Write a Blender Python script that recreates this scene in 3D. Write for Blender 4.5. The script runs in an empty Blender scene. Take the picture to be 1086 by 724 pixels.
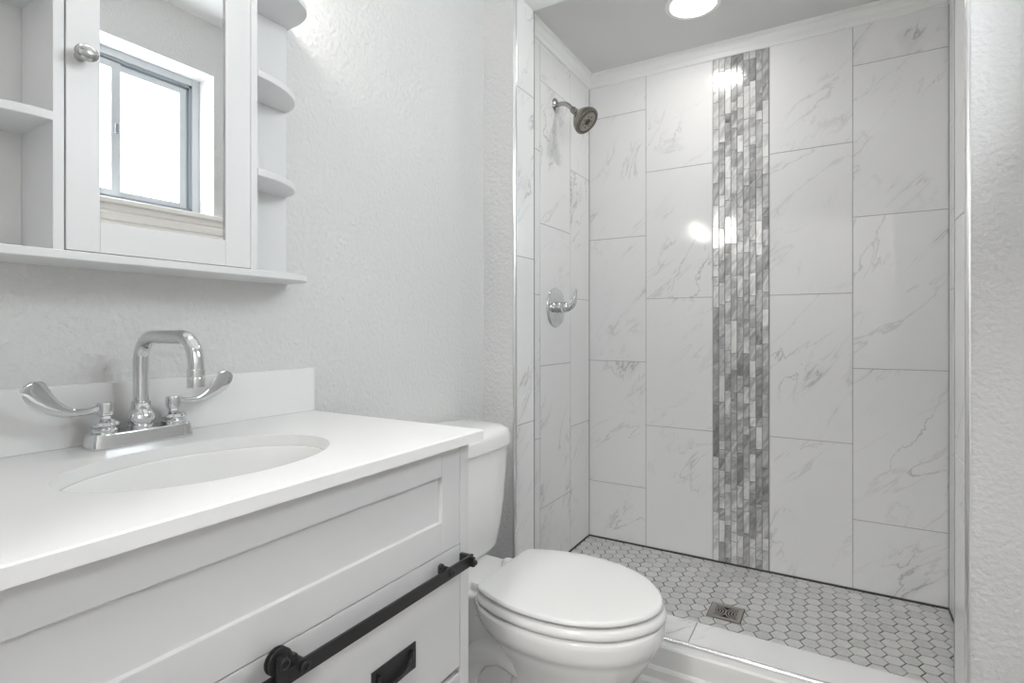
import bpy, bmesh, math, random
from mathutils import Vector, Matrix
random.seed(11)
S = bpy.context.scene
COL = S.collection
ZC = 1.06                      # camera height above the room floor; all z below are relative to the camera

# ------------------------------------------------------------------ camera, world, light, exposure
cam_d = bpy.data.cameras.new('camera'); cam = bpy.data.objects.new('camera', cam_d); COL.objects.link(cam)
cam.location = (0, 0, ZC); cam.rotation_euler = (math.radians(90), 0, math.radians(30.6))
cam_d.sensor_width = 36; cam_d.lens = 36*580/1086; cam_d.shift_y = -13/1086; cam_d.clip_start = 0.02
S.camera = cam
W = bpy.data.worlds.new('world'); S.world = W; W.use_nodes = True
W.node_tree.nodes['Background'].inputs[0].default_value = (0.95, 0.975, 1.0, 1)
W.node_tree.nodes['Background'].inputs[1].default_value = 9.5
pd = bpy.data.lights.new('window_portal', 'AREA'); pd.shape = 'RECTANGLE'; pd.size = 0.62; pd.size_y = 0.74
pd.cycles.is_portal = True
po = bpy.data.objects.new('window_portal', pd); COL.objects.link(po)
po.location = (0.575, 1.032, 0.80+ZC); po.rotation_euler = (0, math.radians(90), 0)
VANITY_E, DOWN_E, FILL_E = 19.0, 23.0, 66.0
S.view_settings.view_transform = 'Standard'; S.view_settings.look = 'None'
S.view_settings.gamma = 1; S.view_settings.exposure = 0.66
S.view_settings.use_curve_mapping = False
S.cycles.use_denoising = True
S.cycles.max_bounces = 14; S.cycles.diffuse_bounces = 8; S.cycles.glossy_bounces = 6
S.cycles.transparent_max_bounces = 12
S.cycles.caustics_reflective = False; S.cycles.caustics_refractive = False
S.cycles.sample_clamp_indirect = 6.0

# ------------------------------------------------------------------ materials
def nd(nt, t, **kw):
    n = nt.nodes.new(t)
    for k, v in kw.items():
        setattr(n, k, v)
    return n
def mat(name, col, rough=0.5, metal=0.0, coat=0.0, spec=0.5, emit=None, es=0.0):
    m = bpy.data.materials.new(name); m.use_nodes = True
    b = m.node_tree.nodes['Principled BSDF']
    b.inputs['Base Color'].default_value = (*col, 1) if len(col) == 3 else col
    b.inputs['Roughness'].default_value = rough; b.inputs['Metallic'].default_value = metal
    b.inputs['Coat Weight'].default_value = coat; b.inputs['Coat Roughness'].default_value = 0.05
    b.inputs['Specular IOR Level'].default_value = spec
    if emit:
        b.inputs['Emission Color'].default_value = (*emit, 1); b.inputs['Emission Strength'].default_value = es
    return m
def bump(m, scale, strength, dist=0.002, detail=4, rough=0.55, coord='Object', stretch=None):
    nt = m.node_tree; b = nt.nodes['Principled BSDF']
    tc = nd(nt, 'ShaderNodeTexCoord'); mp = nd(nt, 'ShaderNodeMapping')
    if stretch: mp.inputs['Scale'].default_value = stretch
    nz = nd(nt, 'ShaderNodeTexNoise'); nz.inputs['Scale'].default_value = scale
    nz.inputs['Detail'].default_value = detail; nz.inputs['Roughness'].default_value = rough
    bp = nd(nt, 'ShaderNodeBump'); bp.inputs['Strength'].default_value = strength; bp.inputs['Distance'].default_value = dist
    nt.links.new(tc.outputs[coord], mp.inputs[0]); nt.links.new(mp.outputs[0], nz.inputs[0])
    nt.links.new(nz.outputs['Fac'], bp.inputs['Height']); nt.links.new(bp.outputs[0], b.inputs['Normal'])
    return m
M = {}
def plaster(name, col):
    m = mat(name, col, 0.75)
    return bump(m, 85, 1.0, 0.0048, 3, 0.5)
M['wall'] = plaster('wall_paint', (0.67, 0.67, 0.67))
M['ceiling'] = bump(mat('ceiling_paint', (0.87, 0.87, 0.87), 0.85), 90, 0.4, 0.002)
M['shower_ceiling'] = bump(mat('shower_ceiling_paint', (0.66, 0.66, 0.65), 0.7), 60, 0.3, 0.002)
M['trim'] = mat('trim_paint', (0.83, 0.83, 0.82), 0.35)
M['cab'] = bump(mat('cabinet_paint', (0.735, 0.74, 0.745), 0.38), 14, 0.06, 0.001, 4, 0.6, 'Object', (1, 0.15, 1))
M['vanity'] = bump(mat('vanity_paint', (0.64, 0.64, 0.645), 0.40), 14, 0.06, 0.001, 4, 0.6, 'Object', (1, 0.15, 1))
M['quartz'] = mat('white_quartz', (0.80, 0.80, 0.80), 0.30, spec=0.35)
M['ceramic'] = mat('white_ceramic', (0.82, 0.82, 0.815), 0.10, coat=0.4)
M['plastic'] = mat('white_seat_plastic', (0.80, 0.80, 0.79), 0.22)
M['chrome'] = mat('chrome', (0.68, 0.69, 0.70), 0.05, 1.0)
M['nickel'] = mat('brushed_nickel', (0.29, 0.265, 0.235), 0.22, 1.0)
M['arm'] = mat('shower_arm_metal', (0.46, 0.45, 0.44), 0.12, 1.0)
M['knob'] = mat('satin_nickel', (0.50, 0.50, 0.50), 0.24, 1.0)
M['rubber'] = mat('dark_rubber', (0.05, 0.05, 0.05), 0.6)
M['alu'] = mat('aluminium_edge', (0.82, 0.82, 0.83), 0.22, 1.0)
M['bead'] = mat('grey_bead', (0.34, 0.34, 0.345), 0.4, 0.3)
M['black'] = mat('black_iron', (0.016, 0.016, 0.017), 0.36, 0.0, spec=0.5)
M['dark_gap'] = mat('dark_caulk', (0.06, 0.06, 0.06), 0.8)
M['grout'] = mat('wall_grout', (0.34, 0.34, 0.34), 0.9)
M['mosaic_grout'] = mat('mosaic_grout', (0.24, 0.24, 0.24), 0.8)
M['drain'] = mat('drain_metal', (0.42, 0.40, 0.37), 0.3, 1.0)
M['drain_dark'] = mat('drain_dark', (0.02, 0.02, 0.02), 0.7)
M['mirror'] = mat('mirror_silver', (0.93, 0.94, 0.94), 0.0, 1.0)
M['vinyl'] = mat('window_vinyl', (0.56, 0.58, 0.60), 0.4)
M['winalu'] = mat('window_track_metal', (0.26, 0.28, 0.31), 0.5)
M['sill'] = mat('sill_paint', (0.90, 0.88, 0.85), 0.4)
M['shade'] = mat('lit_frosted_glass', (0.9, 0.9, 0.9), 0.4, emit=(1.0, 0.95, 0.88), es=VANITY_E)
M['fill_led'] = mat('lit_fill_diffuser', (0.9, 0.9, 0.9), 0.4, emit=(1.0, 0.98, 0.95), es=FILL_E)  # glow of the fill lamp added behind the camera
M['led'] = mat('lit_led_diffuser', (0.9, 0.9, 0.9), 0.4, emit=(1.0, 0.97, 0.93), es=DOWN_E)

def glass_mat():
    m = bpy.data.materials.new('window_glass'); m.use_nodes = True; nt = m.node_tree
    nt.nodes.remove(nt.nodes['Principled BSDF'])
    t = nd(nt, 'ShaderNodeBsdfTransparent'); t.inputs[0].default_value = (0.96, 0.98, 0.98, 1)
    g = nd(nt, 'ShaderNodeBsdfGlossy'); g.inputs['Roughness'].default_value = 0.02
    x = nd(nt, 'ShaderNodeMixShader'); x.inputs[0].default_value = 0.07
    nt.links.new(t.outputs[0], x.inputs[1]); nt.links.new(g.outputs[0], x.inputs[2])
    nt.links.new(x.outputs[0], nt.nodes['Material Output'].inputs[0])
    return m
M['glass'] = glass_mat()

def marble_mat():
    m = mat('marble_tile', (0.80, 0.80, 0.80), 0.09); nt = m.node_tree; b = nt.nodes['Principled BSDF']; L = nt.links.new
    tc = nd(nt, 'ShaderNodeTexCoord')
    def vein(angle, stretch, scale, width, detail, dist, off):
        mp = nd(nt, 'ShaderNodeMapping'); mp.vector_type = 'TEXTURE'
        mp.inputs['Rotation'].default_value = (0, 0, math.radians(angle)); mp.inputs['Scale'].default_value = (stretch, 1, 1)
        mp.inputs['Location'].default_value = (off, off*0.7, 0)
        n = nd(nt, 'ShaderNodeTexNoise'); n.inputs['Scale'].default_value = scale; n.inputs['Detail'].default_value = detail
        n.inputs['Roughness'].default_value = 0.55; n.inputs['Distortion'].default_value = dist
        L(tc.outputs['UV'], mp.inputs[0]); L(mp.outputs[0], n.inputs[0])
        a = nd(nt, 'ShaderNodeMath', operation='SUBTRACT'); a.inputs[1].default_value = 0.5; L(n.outputs['Fac'], a.inputs[0])
        c = nd(nt, 'ShaderNodeMath', operation='ABSOLUTE'); L(a.outputs[0], c.inputs[0])
        r = nd(nt, 'ShaderNodeMapRange'); r.interpolation_type = 'SMOOTHSTEP'
        r.inputs[1].default_value = 0; r.inputs[2].default_value = width; r.inputs[3].default_value = 1; r.inputs[4].default_value = 0
        L(c.outputs[0], r.inputs[0]); return r.outputs[0]
    def mask(scale, lo, hi, off):
        mp = nd(nt, 'ShaderNodeMapping'); mp.inputs['Location'].default_value = (off, -off, 0)
        n = nd(nt, 'ShaderNodeTexNoise'); n.inputs['Scale'].default_value = scale; n.inputs['Detail'].default_value = 2
        L(tc.outputs['UV'], mp.inputs[0]); L(mp.outputs[0], n.inputs[0])
        r = nd(nt, 'ShaderNodeMapRange'); r.interpolation_type = 'SMOOTHSTEP'
        r.inputs[1].default_value = lo; r.inputs[2].default_value = hi; L(n.outputs['Fac'], r.inputs[0]); return r.outputs[0]
    def mul(a, c, k=None):
        x = nd(nt, 'ShaderNodeMath', operation='MULTIPLY'); L(a, x.inputs[0])
        if k is None: L(c, x.inputs[1])
        else: x.inputs[1].default_value = k
        return x.outputs[0]
    def mx(a, c):
        x = nd(nt, 'ShaderNodeMath', operation='MAXIMUM'); L(a, x.inputs[0]); L(c, x.inputs[1]); return x.outputs[0]
    v1 = mul(vein(50, 3.2, 5.0, 0.015, 8, 0.5, 0), mask(2.6, 0.51, 0.69, 3))
    v2 = mul(mul(vein(62, 2.6, 7.0, 0.015, 8, 0.6, 5), mask(2.4, 0.54, 0.70, 9)), None, 0.8)
    v3 = mul(mul(vein(38, 5.0, 3.0, 0.007, 7, 0.4, 11), mask(1.6, 0.45, 0.62, 15)), None, 0.40)
    v4 = mul(mul(vein(50, 3.2, 5.0, 0.10, 8, 0.5, 0), mask(2.6, 0.54, 0.76, 3)), None, 0.36)
    v = mx(mx(v1, v2), mx(v3, v4))
    cr = nd(nt, 'ShaderNodeMix', data_type='RGBA'); cr.inputs[6].default_value = (0.80, 0.80, 0.80, 1); cr.inputs[7].default_value = (0.36, 0.36, 0.37, 1)
    k = mul(v, None, 0.75); L(k, cr.inputs[0]); L(cr.outputs[2], b.inputs['Base Color'])
    return m
M['marble'] = marble_mat()

def mosaic_mat():
    m = mat('mosaic_glass', (0.6, 0.6, 0.6), 0.14); nt = m.node_tree; b = nt.nodes['Principled BSDF']; L = nt.links.new
    tc = nd(nt, 'ShaderNodeTexCoord'); at = nd(nt, 'ShaderNodeAttribute'); at.attribute_name = 'tone'
    mp = nd(nt, 'ShaderNodeMapping'); mp.vector_type = 'TEXTURE'; mp.inputs['Rotation'].default_value = (0, 0, 0.95); mp.inputs['Scale'].default_value = (2.4, 1, 1)
    n = nd(nt, 'ShaderNodeTexNoise'); n.inputs['Scale'].default_value = 24; n.inputs['Detail'].default_value = 4; n.inputs['Distortion'].default_value = 1.4
    L(tc.outputs['UV'], mp.inputs[0]); L(mp.outputs[0], n.inputs[0])
    r = nd(nt, 'ShaderNodeMapRange'); r.inputs[1].default_value = 0.32; r.inputs[2].default_value = 0.68
    r.inputs[3].default_value = -0.27; r.inputs[4].default_value = 0.27; L(n.outputs['Fac'], r.inputs[0])
    a = nd(nt, 'ShaderNodeMath', operation='ADD'); L(r.outputs[0], a.inputs[0]); L(at.outputs['Fac'], a.inputs[1]); a.use_clamp = True
    c = nd(nt, 'ShaderNodeValToRGB'); c.color_ramp.elements[0].color = (0.17, 0.17, 0.17, 1); c.color_ramp.elements[1].color = (0.86, 0.86, 0.85, 1)
    e = c.color_ramp.elements.new(0.5); e.color = (0.46, 0.46, 0.46, 1)
    L(a.outputs[0], c.inputs[0]); L(c.outputs[0], b.inputs['Base Color'])
    b.inputs['Metallic'].default_value = 0.35
    return m
M['mosaic'] = mosaic_mat()

def hex_mat():
    m = mat('hex_tile', (0.6, 0.6, 0.6), 0.38); nt = m.node_tree; b = nt.nodes['Principled BSDF']; L = nt.links.new
    at = nd(nt, 'ShaderNodeAttribute'); at.attribute_name = 'tone'
    tc = nd(nt, 'ShaderNodeTexCoord'); n = nd(nt, 'ShaderNodeTexNoise'); n.inputs['Scale'].default_value = 60; n.inputs['Detail'].default_value = 4
    L(tc.outputs['Object'], n.inputs[0])
    r = nd(nt, 'ShaderNodeMapRange'); r.inputs[1].default_value = 0.3; r.inputs[2].default_value = 0.7; r.inputs[3].default_value = -0.15; r.inputs[4].default_value = 0.15
    L(n.outputs['Fac'], r.inputs[0])
    a = nd(nt, 'ShaderNodeMath', operation='ADD'); L(r.outputs[0], a.inputs[0]); L(at.outputs['Fac'], a.inputs[1]); a.use_clamp = True
    c = nd(nt, 'ShaderNodeValToRGB'); c.color_ramp.elements[0].color = (0.46, 0.46, 0.455, 1); c.color_ramp.elements[1].color = (0.70, 0.70, 0.69, 1)
    L(a.outputs[0], c.inputs[0]); L(c.outputs[0], b.inputs['Base Color'])
    return m
M['hex'] = hex_mat()
M['hex_grout'] = mat('floor_grout', (0.04, 0.039, 0.037), 0.9)

def plank_mat():
    m = mat('grey_plank', (0.5, 0.5, 0.5), 0.4); nt = m.node_tree; b = nt.nodes['Principled BSDF']; L = nt.links.new
    tc = nd(nt, 'ShaderNodeTexCoord'); mp = nd(nt, 'ShaderNodeMapping'); mp.inputs['Scale'].default_value = (30, 2.0, 1)
    n = nd(nt, 'ShaderNodeTexNoise'); n.inputs['Scale'].default_value = 1.0; n.inputs['Detail'].default_value = 6
    L(tc.outputs['Object'], mp.inputs[0]); L(mp.outputs[0], n.inputs[0])
    c = nd(nt, 'ShaderNodeValToRGB'); c.color_ramp.elements[0].position = 0.3; c.color_ramp.elements[1].position = 0.7
    c.color_ramp.elements[0].color = (0.33, 0.32, 0.31, 1); c.color_ramp.elements[1].color = (0.56, 0.55, 0.54, 1)
    L(n.outputs['Fac'], c.inputs[0])
    br = nd(nt, 'ShaderNodeTexBrick'); br.offset = 0.4
    br.inputs['Color1'].default_value = (1, 1, 1, 1); br.inputs['Color2'].default_value = (0.86, 0.86, 0.86, 1); br.inputs['Mortar'].default_value = (0.25, 0.25, 0.25, 1)
    br.inputs['Scale'].default_value = 1; br.inputs['Mortar Size'].default_value = 0.0015; br.inputs['Brick Width'].default_value = 0.9; br.inputs['Row Height'].default_value = 0.15
    rot = nd(nt, 'ShaderNodeMapping'); rot.inputs['Rotation'].default_value = (0, 0, math.pi/2)
    L(tc.outputs['Object'], rot.inputs[0]); L(rot.outputs[0], br.inputs[0])
    mx = nd(nt, 'ShaderNodeMix', data_type='RGBA', blend_type='MULTIPLY'); mx.inputs[0].default_value = 1
    L(c.outputs[0], mx.inputs[6]); L(br.outputs[0], mx.inputs[7]); L(mx.outputs[2], b.inputs['Base Color'])
    return m
M['plank'] = plank_mat()

# ------------------------------------------------------------------ mesh helpers (coordinates: x, y in metres, z relative to the camera)
def NB(): return bmesh.new()
def box(bm, x0, x1, y0, y1, z0, z1, bev=0.0, seg=2):
    r = bmesh.ops.create_cube(bm, size=1.0)
    for v in r['verts']:
        v.co = Vector(((x0+x1)/2 + v.co.x*(x1-x0), (y0+y1)/2 + v.co.y*(y1-y0), (z0+z1)/2 + v.co.z*(z1-z0)))
    if bev > 0:
        es = list({e for v in r['verts'] for e in v.link_edges})
        bmesh.ops.bevel(bm, geom=es, offset=bev, segments=seg, affect='EDGES', profile=0.5)
    return bm
def loft(bm, loops, cap0=True, cap1=True):
    R = [[bm.verts.new(p) for p in lp] for lp in loops]; n = len(R[0])
    for a, b in zip(R, R[1:]):
        for i in range(n):
            j = (i+1) % n
            bm.faces.new((a[i], a[j], b[j], b[i]))
    if cap0: bm.faces.new(list(reversed(R[0])))
    if cap1: bm.faces.new(R[-1])
    return bm
def basis(d):
    d = Vector(d).normalized(); up = Vector((0, 0, 1)) if abs(d.z) < 0.95 else Vector((1, 0, 0))
    u = d.cross(up).normalized(); return d, u, u.cross(d).normalized()
def lathe(bm, origin, axis, prof, n=32, cap0=True, cap1=True):
    d, u, w = basis(axis); o = Vector(origin)
    loops = [[o + d*h + (u*math.cos(2*math.pi*i/n) + w*math.sin(2*math.pi*i/n))*max(r, 1e-5) for i in range(n)] for r, h in prof]
    return loft(bm, loops, cap0, cap1)
def catmull(pts, per=8):
    P = [Vector(p) for p in pts]; P = [P[0]*2-P[1]] + P + [P[-1]*2-P[-2]]; out = []
    for i in range(1, len(P)-2):
        a, b, c, d = P[i-1:i+3]
        for k in range(per):
            t = k/per
            out.append(0.5*((2*b) + (c-a)*t + (2*a-5*b+4*c-d)*t*t + (3*b-a-3*c+d)*t**3))
    out.append(P[-2]); return out
def sweep(bm, path, ru, rv=None, ref=(0, 0, 1), n=16, power=2.0):
    """tube along a path, radii ru (across) and rv (along ref-ish) may be lists"""
    P = [Vector(p) for p in path]; m = len(P)
    if not isinstance(ru, (list, tuple)): ru = [ru]*m
    if rv is None: rv = ru
    if not isinstance(rv, (list, tuple)): rv = [rv]*m
    loops = []; prev = None
    for i in range(m):
        t = (P[min(i+1, m-1)] - P[max(i-1, 0)]).normalized()
        if prev is None:
            r = Vector(ref); u = t.cross(r).normalized()
        else:
            u = (prev - t*prev.dot(t)).normalized()
        prev = u; w = u.cross(t).normalized()
        lp = []
        for k in range(n):
            c, s = math.cos(2*math.pi*k/n), math.sin(2*math.pi*k/n)
            c = math.copysign(abs(c)**(2/power), c); s = math.copysign(abs(s)**(2/power), s)
            lp.append(P[i] + u*(c*ru[i]) + w*(s*rv[i]))
        loops.append(lp)
    return loft(bm, loops)
def prism(bm, poly, axis, a, b):
    """extrude a 2-D polygon along an axis: 'x' -> (y,z), 'y' -> (x,z), 'z' -> (x,y)"""
    def P(p, t):
        return {'x': (t, p[0], p[1]), 'y': (p[0], t, p[1]), 'z': (p[0], p[1], t)}[axis]
    A = [bm.verts.new(P(p, a)) for p in poly]; Bv = [bm.verts.new(P(p, b)) for p in poly]; n = len(poly)
    bm.faces.new(A); bm.faces.new(list(reversed(Bv)))
    for i in range(n):
        j = (i+1) % n; bm.faces.new((A[j], A[i], Bv[i], Bv[j]))
    return bm
ORG = {}
def obj(name, bm, m, parent=None, smooth=True, ang=35, origin=None, fix=True):
    if fix: bmesh.ops.recalc_face_normals(bm, faces=bm.faces[:])
    me = bpy.data.meshes.new(name); 
    o = bpy.data.objects.new(name, me); COL.objects.link(o)
    if parent is not None:
        org = ORG[parent.name]; o.parent = parent
    else:
        if origin is None:
            xs = [v.co for v in bm.verts]
            origin = Vector(((min(c.x for c in xs)+max(c.x for c in xs))/2, (min(c.y for c in xs)+max(c.y for c in xs))/2, min(c.z for c in xs)))
        org = Vector(origin); o.location = org + Vector((0, 0, ZC))
    ORG[o.name] = org
    bmesh.ops.translate(bm, vec=-org, verts=bm.verts[:])
    for f in bm.faces: f.smooth = smooth
    bm.to_mesh(me); bm.free()
    for mm in (m if isinstance(m, (list, tuple)) else [m]): me.materials.append(mm)
    if smooth:
        me.set_sharp_from_angle(angle=math.radians(ang))
        wn = o.modifiers.new('weighted_normals', 'WEIGHTED_NORMAL'); wn.keep_sharp = True; wn.weight = 60
    return o
def thing(name, label, cat, loc):
    o = bpy.data.objects.new(name, None); COL.objects.link(o); o.empty_display_size = 0.05
    o.location = Vector(loc) + Vector((0, 0, ZC)); ORG[o.name] = Vector(loc)
    o['label'] = label; o['category'] = cat
    return o
def tag(o, label, cat):
    o['label'] = label; o['category'] = cat; return o
def struct(name, bm, m, smooth=False, **k):
    o = obj(name, bm, m, smooth=smooth, **k); o['kind'] = 'structure'; return o

# ------------------------------------------------------------------ room shell
XW, XR = -1.083, 0.42          # left and right room walls
YP0, YP1 = 1.63, 1.765         # partition in front of the shower
YB = 2.59                      # tiled face of the shower's back wall
FL, CE, SC, SF = -1.06, 1.34, 1.28, -1.047
JL, JR = -0.95, 0.26           # tiled jamb faces
XSL, XSR = -1.076, 0.365       # tiled faces of the shower's side walls
WY0, WY1, WZ0, WZ1 = 0.66, 1.404, 0.493, 1.112

struct('floor', box(NB(), -1.183, 0.56, -1.7, YP1, -1.16, FL), M['plank'])
struct('ceiling', box(NB(), -1.183, 0.56, -1.7, YP1, CE, 1.44), M['ceiling'])
struct('wall_left', box(NB(), -1.183, XW, -1.7, 2.70, FL, CE), M['wall'])
struct('wall_hall', box(NB(), XW, 0.56, -1.7, -1.6, FL, CE), M['wall'])  # unseen hall, a guess added with its fill lamp for brightness
bm = NB(); box(bm, XW, -0.44, -0.27, -0.17, FL, CE); box(bm, 0.40, XR, -0.27, -0.17, FL, CE); box(bm, -0.44, 0.40, -0.27, -0.17, 0.97, CE)
struct('wall_near', bm, M['wall'])          # the doorway the photograph is taken from
bm = NB()
box(bm, XR, 0.56, -1.6, WY0, FL, CE); box(bm, XR, 0.56, WY1, YP0, FL, CE)
box(bm, XR, 0.56, WY0, WY1, FL, WZ0); box(bm, XR, 0.56, WY0, WY1, WZ1, CE)
struct('wall_right', bm, M['wall'])
struct('wall_partition_left', box(NB(), XW, JL-0.007, YP0, YP1, FL, CE), M['wall'])
struct('wall_partition_right', box(NB(), JR+0.007, 0.56, YP0, YP1, FL, CE), M['wall'])
struct('wall_header', box(NB(), JL-0.007, JR+0.007, YP0, YP1, 1.165, CE), M['trim'])
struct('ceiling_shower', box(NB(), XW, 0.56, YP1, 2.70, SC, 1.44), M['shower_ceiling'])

# tiled walls: real tile slabs with open joints over a grout bed
def tile(bm, uvl, o, u, v, n, w, h, t, uv0, bev=0.0012, tone=None, tl=None, tilt=None):
    o, u, v, n = map(Vector, (o, u, v, n))
    q = [(0, 0), (w, 0), (w, h), (0, h)]
    base = [bm.verts.new(o+u*a+v*b) for a, b in q]
    mid = [bm.verts.new(o+u*a+v*b+n*(t-bev)) for a, b in q]
    top = []
    for a, b in q:
        a2 = bev if a == 0 else a-bev; b2 = bev if b == 0 else b-bev
        e = 0.0
        if tilt: e = (a-w/2)*tilt[0] + (b-h/2)*tilt[1]
        top.append(bm.verts.new(o+u*a2+v*b2+n*(t+e)))
    fs = [bm.faces.new(top)]
    for i in range(4):
        j = (i+1) % 4
        fs.append(bm.faces.new((base[i], base[j], mid[j], mid[i]))); fs.append(bm.faces.new((mid[i], mid[j], top[j], top[i])))
    for f in fs:
        for l in f.loops:
            r = l.vert.co - o
            l[uvl].uv = (uv0[0] + r.dot(u)*uv0[2], uv0[1] + r.dot(v)*uv0[3])
        if tl is not None: f[tl] = tone
def tiled(bm, uvl, o, u, v, n, cols, zlo, zhi, phase, pitch=0.607, gap=0.0022, t=0.0065, gv=0.0022):
    """columns (start, end) along u; joints at phase[i] + k*pitch (z relative)"""
    for (a, b), ph in zip(cols, phase):
        k = math.floor((zlo-ph)/pitch); z = ph + k*pitch
        while z < zhi:
            c0, c1 = max(z, zlo), min(z+pitch, zhi)
            if c1-c0 > 0.01:
                off = (random.uniform(0, 40), random.uniform(0, 40), 1, 1)
                off = (off[0], off[1], 1, 1)
                tile(bm, uvl, Vector(o)+Vector(u)*(a+gv/2)+Vector((0, 0, c0+gap/2)), u, v, n, b-a-gv, c1-c0-gap, t, off)
            z += pitch
PA, PB = 0.146, 0.450-0.607*3
def tile_wall(name, bed, o, u, n, cols, zlo, zhi, phase, pitch=0.607, gv=0.0022):
    w = struct(name, bed, M['grout'])
    bm = NB(); uvl = bm.loops.layers.uv.new('UVMap')
    tiled(bm, uvl, o, u, (0, 0, 1), n, cols, zlo, zhi, phase, pitch, gv=gv)
    obj('marble_tiles', bm, M['marble'], w, smooth=False)
    return w
ZT = SF+0.006
# back wall (u = +x): columns measured on the photograph
bx = [-1.076, -0.784, -0.477, -0.245, 0.060, 0.365]
wb = tile_wall('wall_shower_back', box(NB(), XW, 0.56, YB+0.0014, 2.70, -1.16, SC), (0, YB+0.0065, 0), (1, 0, 0), (0, -1, 0),
          [(bx[0], bx[1]), (bx[1], bx[2]), (bx[3], bx[4]), (bx[4], bx[5])], ZT, SC, [PB, PA, PA, PB])
tile_wall('wall_shower_left', box(NB(), XW, XSL-0.0014, YP1, YB+0.0014, SF-0.02, SC), (XSL-0.0065, 0, 0), (0, 1, 0), (1, 0, 0),
          [(YP1, 2.054), (2.054, 2.360), (2.360, YB-0.002)], ZT, SC, [PA, PB, PA], gv=0.0036)
tile_wall('wall_shower_right', box(NB(), XSR+0.0014, 0.56, YP1, YB+0.0014, -1.16, SC), (XSR+0.0065, 0, 0), (0, -1, 0), (-1, 0, 0),
          [(-YB+0.002, -2.36), (-2.36, -2.054), (-2.054, -YP1)], ZT, SC, [PA, PB, PA])
tile_wall('wall_jamb_left', box(NB(), JL-0.007, JL-0.0014, YP0+0.009, YP1, FL, 1.165), (JL-0.0065, 0, 0), (0, 1, 0), (1, 0, 0),
          [(YP0+0.009, YP1)], -0.917, 1.165, [0.255], 0.59)
tile_wall('wall_jamb_right', box(NB(), JR+0.0014, JR+0.007, YP0+0.009, YP1, FL, 1.165), (JR+0.0065, 0, 0), (0, -1, 0), (-1, 0, 0),
          [(-YP1, -YP0-0.009)], -0.917, 1.165, [0.275], 0.59)
# inner returns of the two jambs
tile_wall('wall_return_left', box(NB(), XSL, JL-0.011, YP1, YP1+0.0015, ZT, SC), (0, YP1, 0), (-1, 0, 0), (0, 1, 0),
          [(-JL+0.011, -XSL)], ZT, SC-0.06, [PA])
tile_wall('wall_return_right', box(NB(), JR+0.011, XSR, YP1, YP1+0.0015, ZT, SC), (0, YP1, 0), (-1, 0, 0), (0, 1, 0),
          [(-XSR, -JR-0.011)], ZT, SC-0.06, [PA])

# mosaic accent strip
bm = NB(); box(bm, bx[2]+0.001, bx[3]-0.001, YB+0.0005, YB+0.0053, ZT, SC)
strip = obj('mosaic_strip', bm, M['mosaic_grout'], wb, smooth=False)
bm = NB(); uvl = bm.loops.layers.uv.new('UVMap'); tl = bm.faces.layers.float.new('tone')
nc = 9; cw = (bx[3]-bx[2]-0.003)/nc
for i in range(nc):
    z = ZT - random.uniform(0, 0.09)
    while z < SC:
        h = random.choice([0.040, 0.052, 0.075, 0.098, 0.098, 0.12, 0.145]); c0, c1 = max(z, ZT), min(z+h, SC)
        if c1-c0 > 0.006:
            tile(bm, uvl, (bx[2]+0.0015+i*cw+0.0006, YB+0.0055, c0+0.0006), (1, 0, 0), (0, 0, 1), (0, -1, 0), cw-0.0023, c1-c0-0.0020, 0.0062,
                 (random.uniform(0, 40), random.uniform(0, 40), 1, 1), 0.0008, random.choice([0.34, 0.44, 0.52, 0.58, 0.62, 0.7, 0.82, 0.95]), tl,
                 (random.uniform(-0.05, 0.05), random.uniform(-0.006, 0.006)))
        z += h
obj('mosaic_pieces', bm, M['mosaic'], strip, smooth=False)

# hexagon floor
def clip_poly(poly, x0, x1, y0, y1):
    for ax, lim, s in ((0, x0, 1), (0, x1, -1), (1, y0, 1), (1, y1, -1)):
        out = []
        for i in range(len(poly)):
            a, b = poly[i], poly[(i+1) % len(poly)]
            da, db = s*(a[ax]-lim), s*(b[ax]-lim)
            if da >= 0: out.append(a)
            if da*db < 0:
                t = da/(da-db); out.append((a[0]+(b[0]-a[0])*t, a[1]+(b[1]-a[1])*t))
        poly = out
        if len(poly) < 3: return []
    return poly
fs = struct('floor_shower', box(NB(), XW, 0.56, YP1, YB+0.0055, -1.16, SF-0.0025), M['hex_grout'])
bm = NB(); tl = bm.faces.layers.float.new('tone')
pit = 0.0537; R = (pit-0.0036)/math.sqrt(3); dx = pit*math.sqrt(3)/2
DR = (-0.405, -0.293, 2.085, 2.203)
ci = 0; x = XSL-0.02
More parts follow.
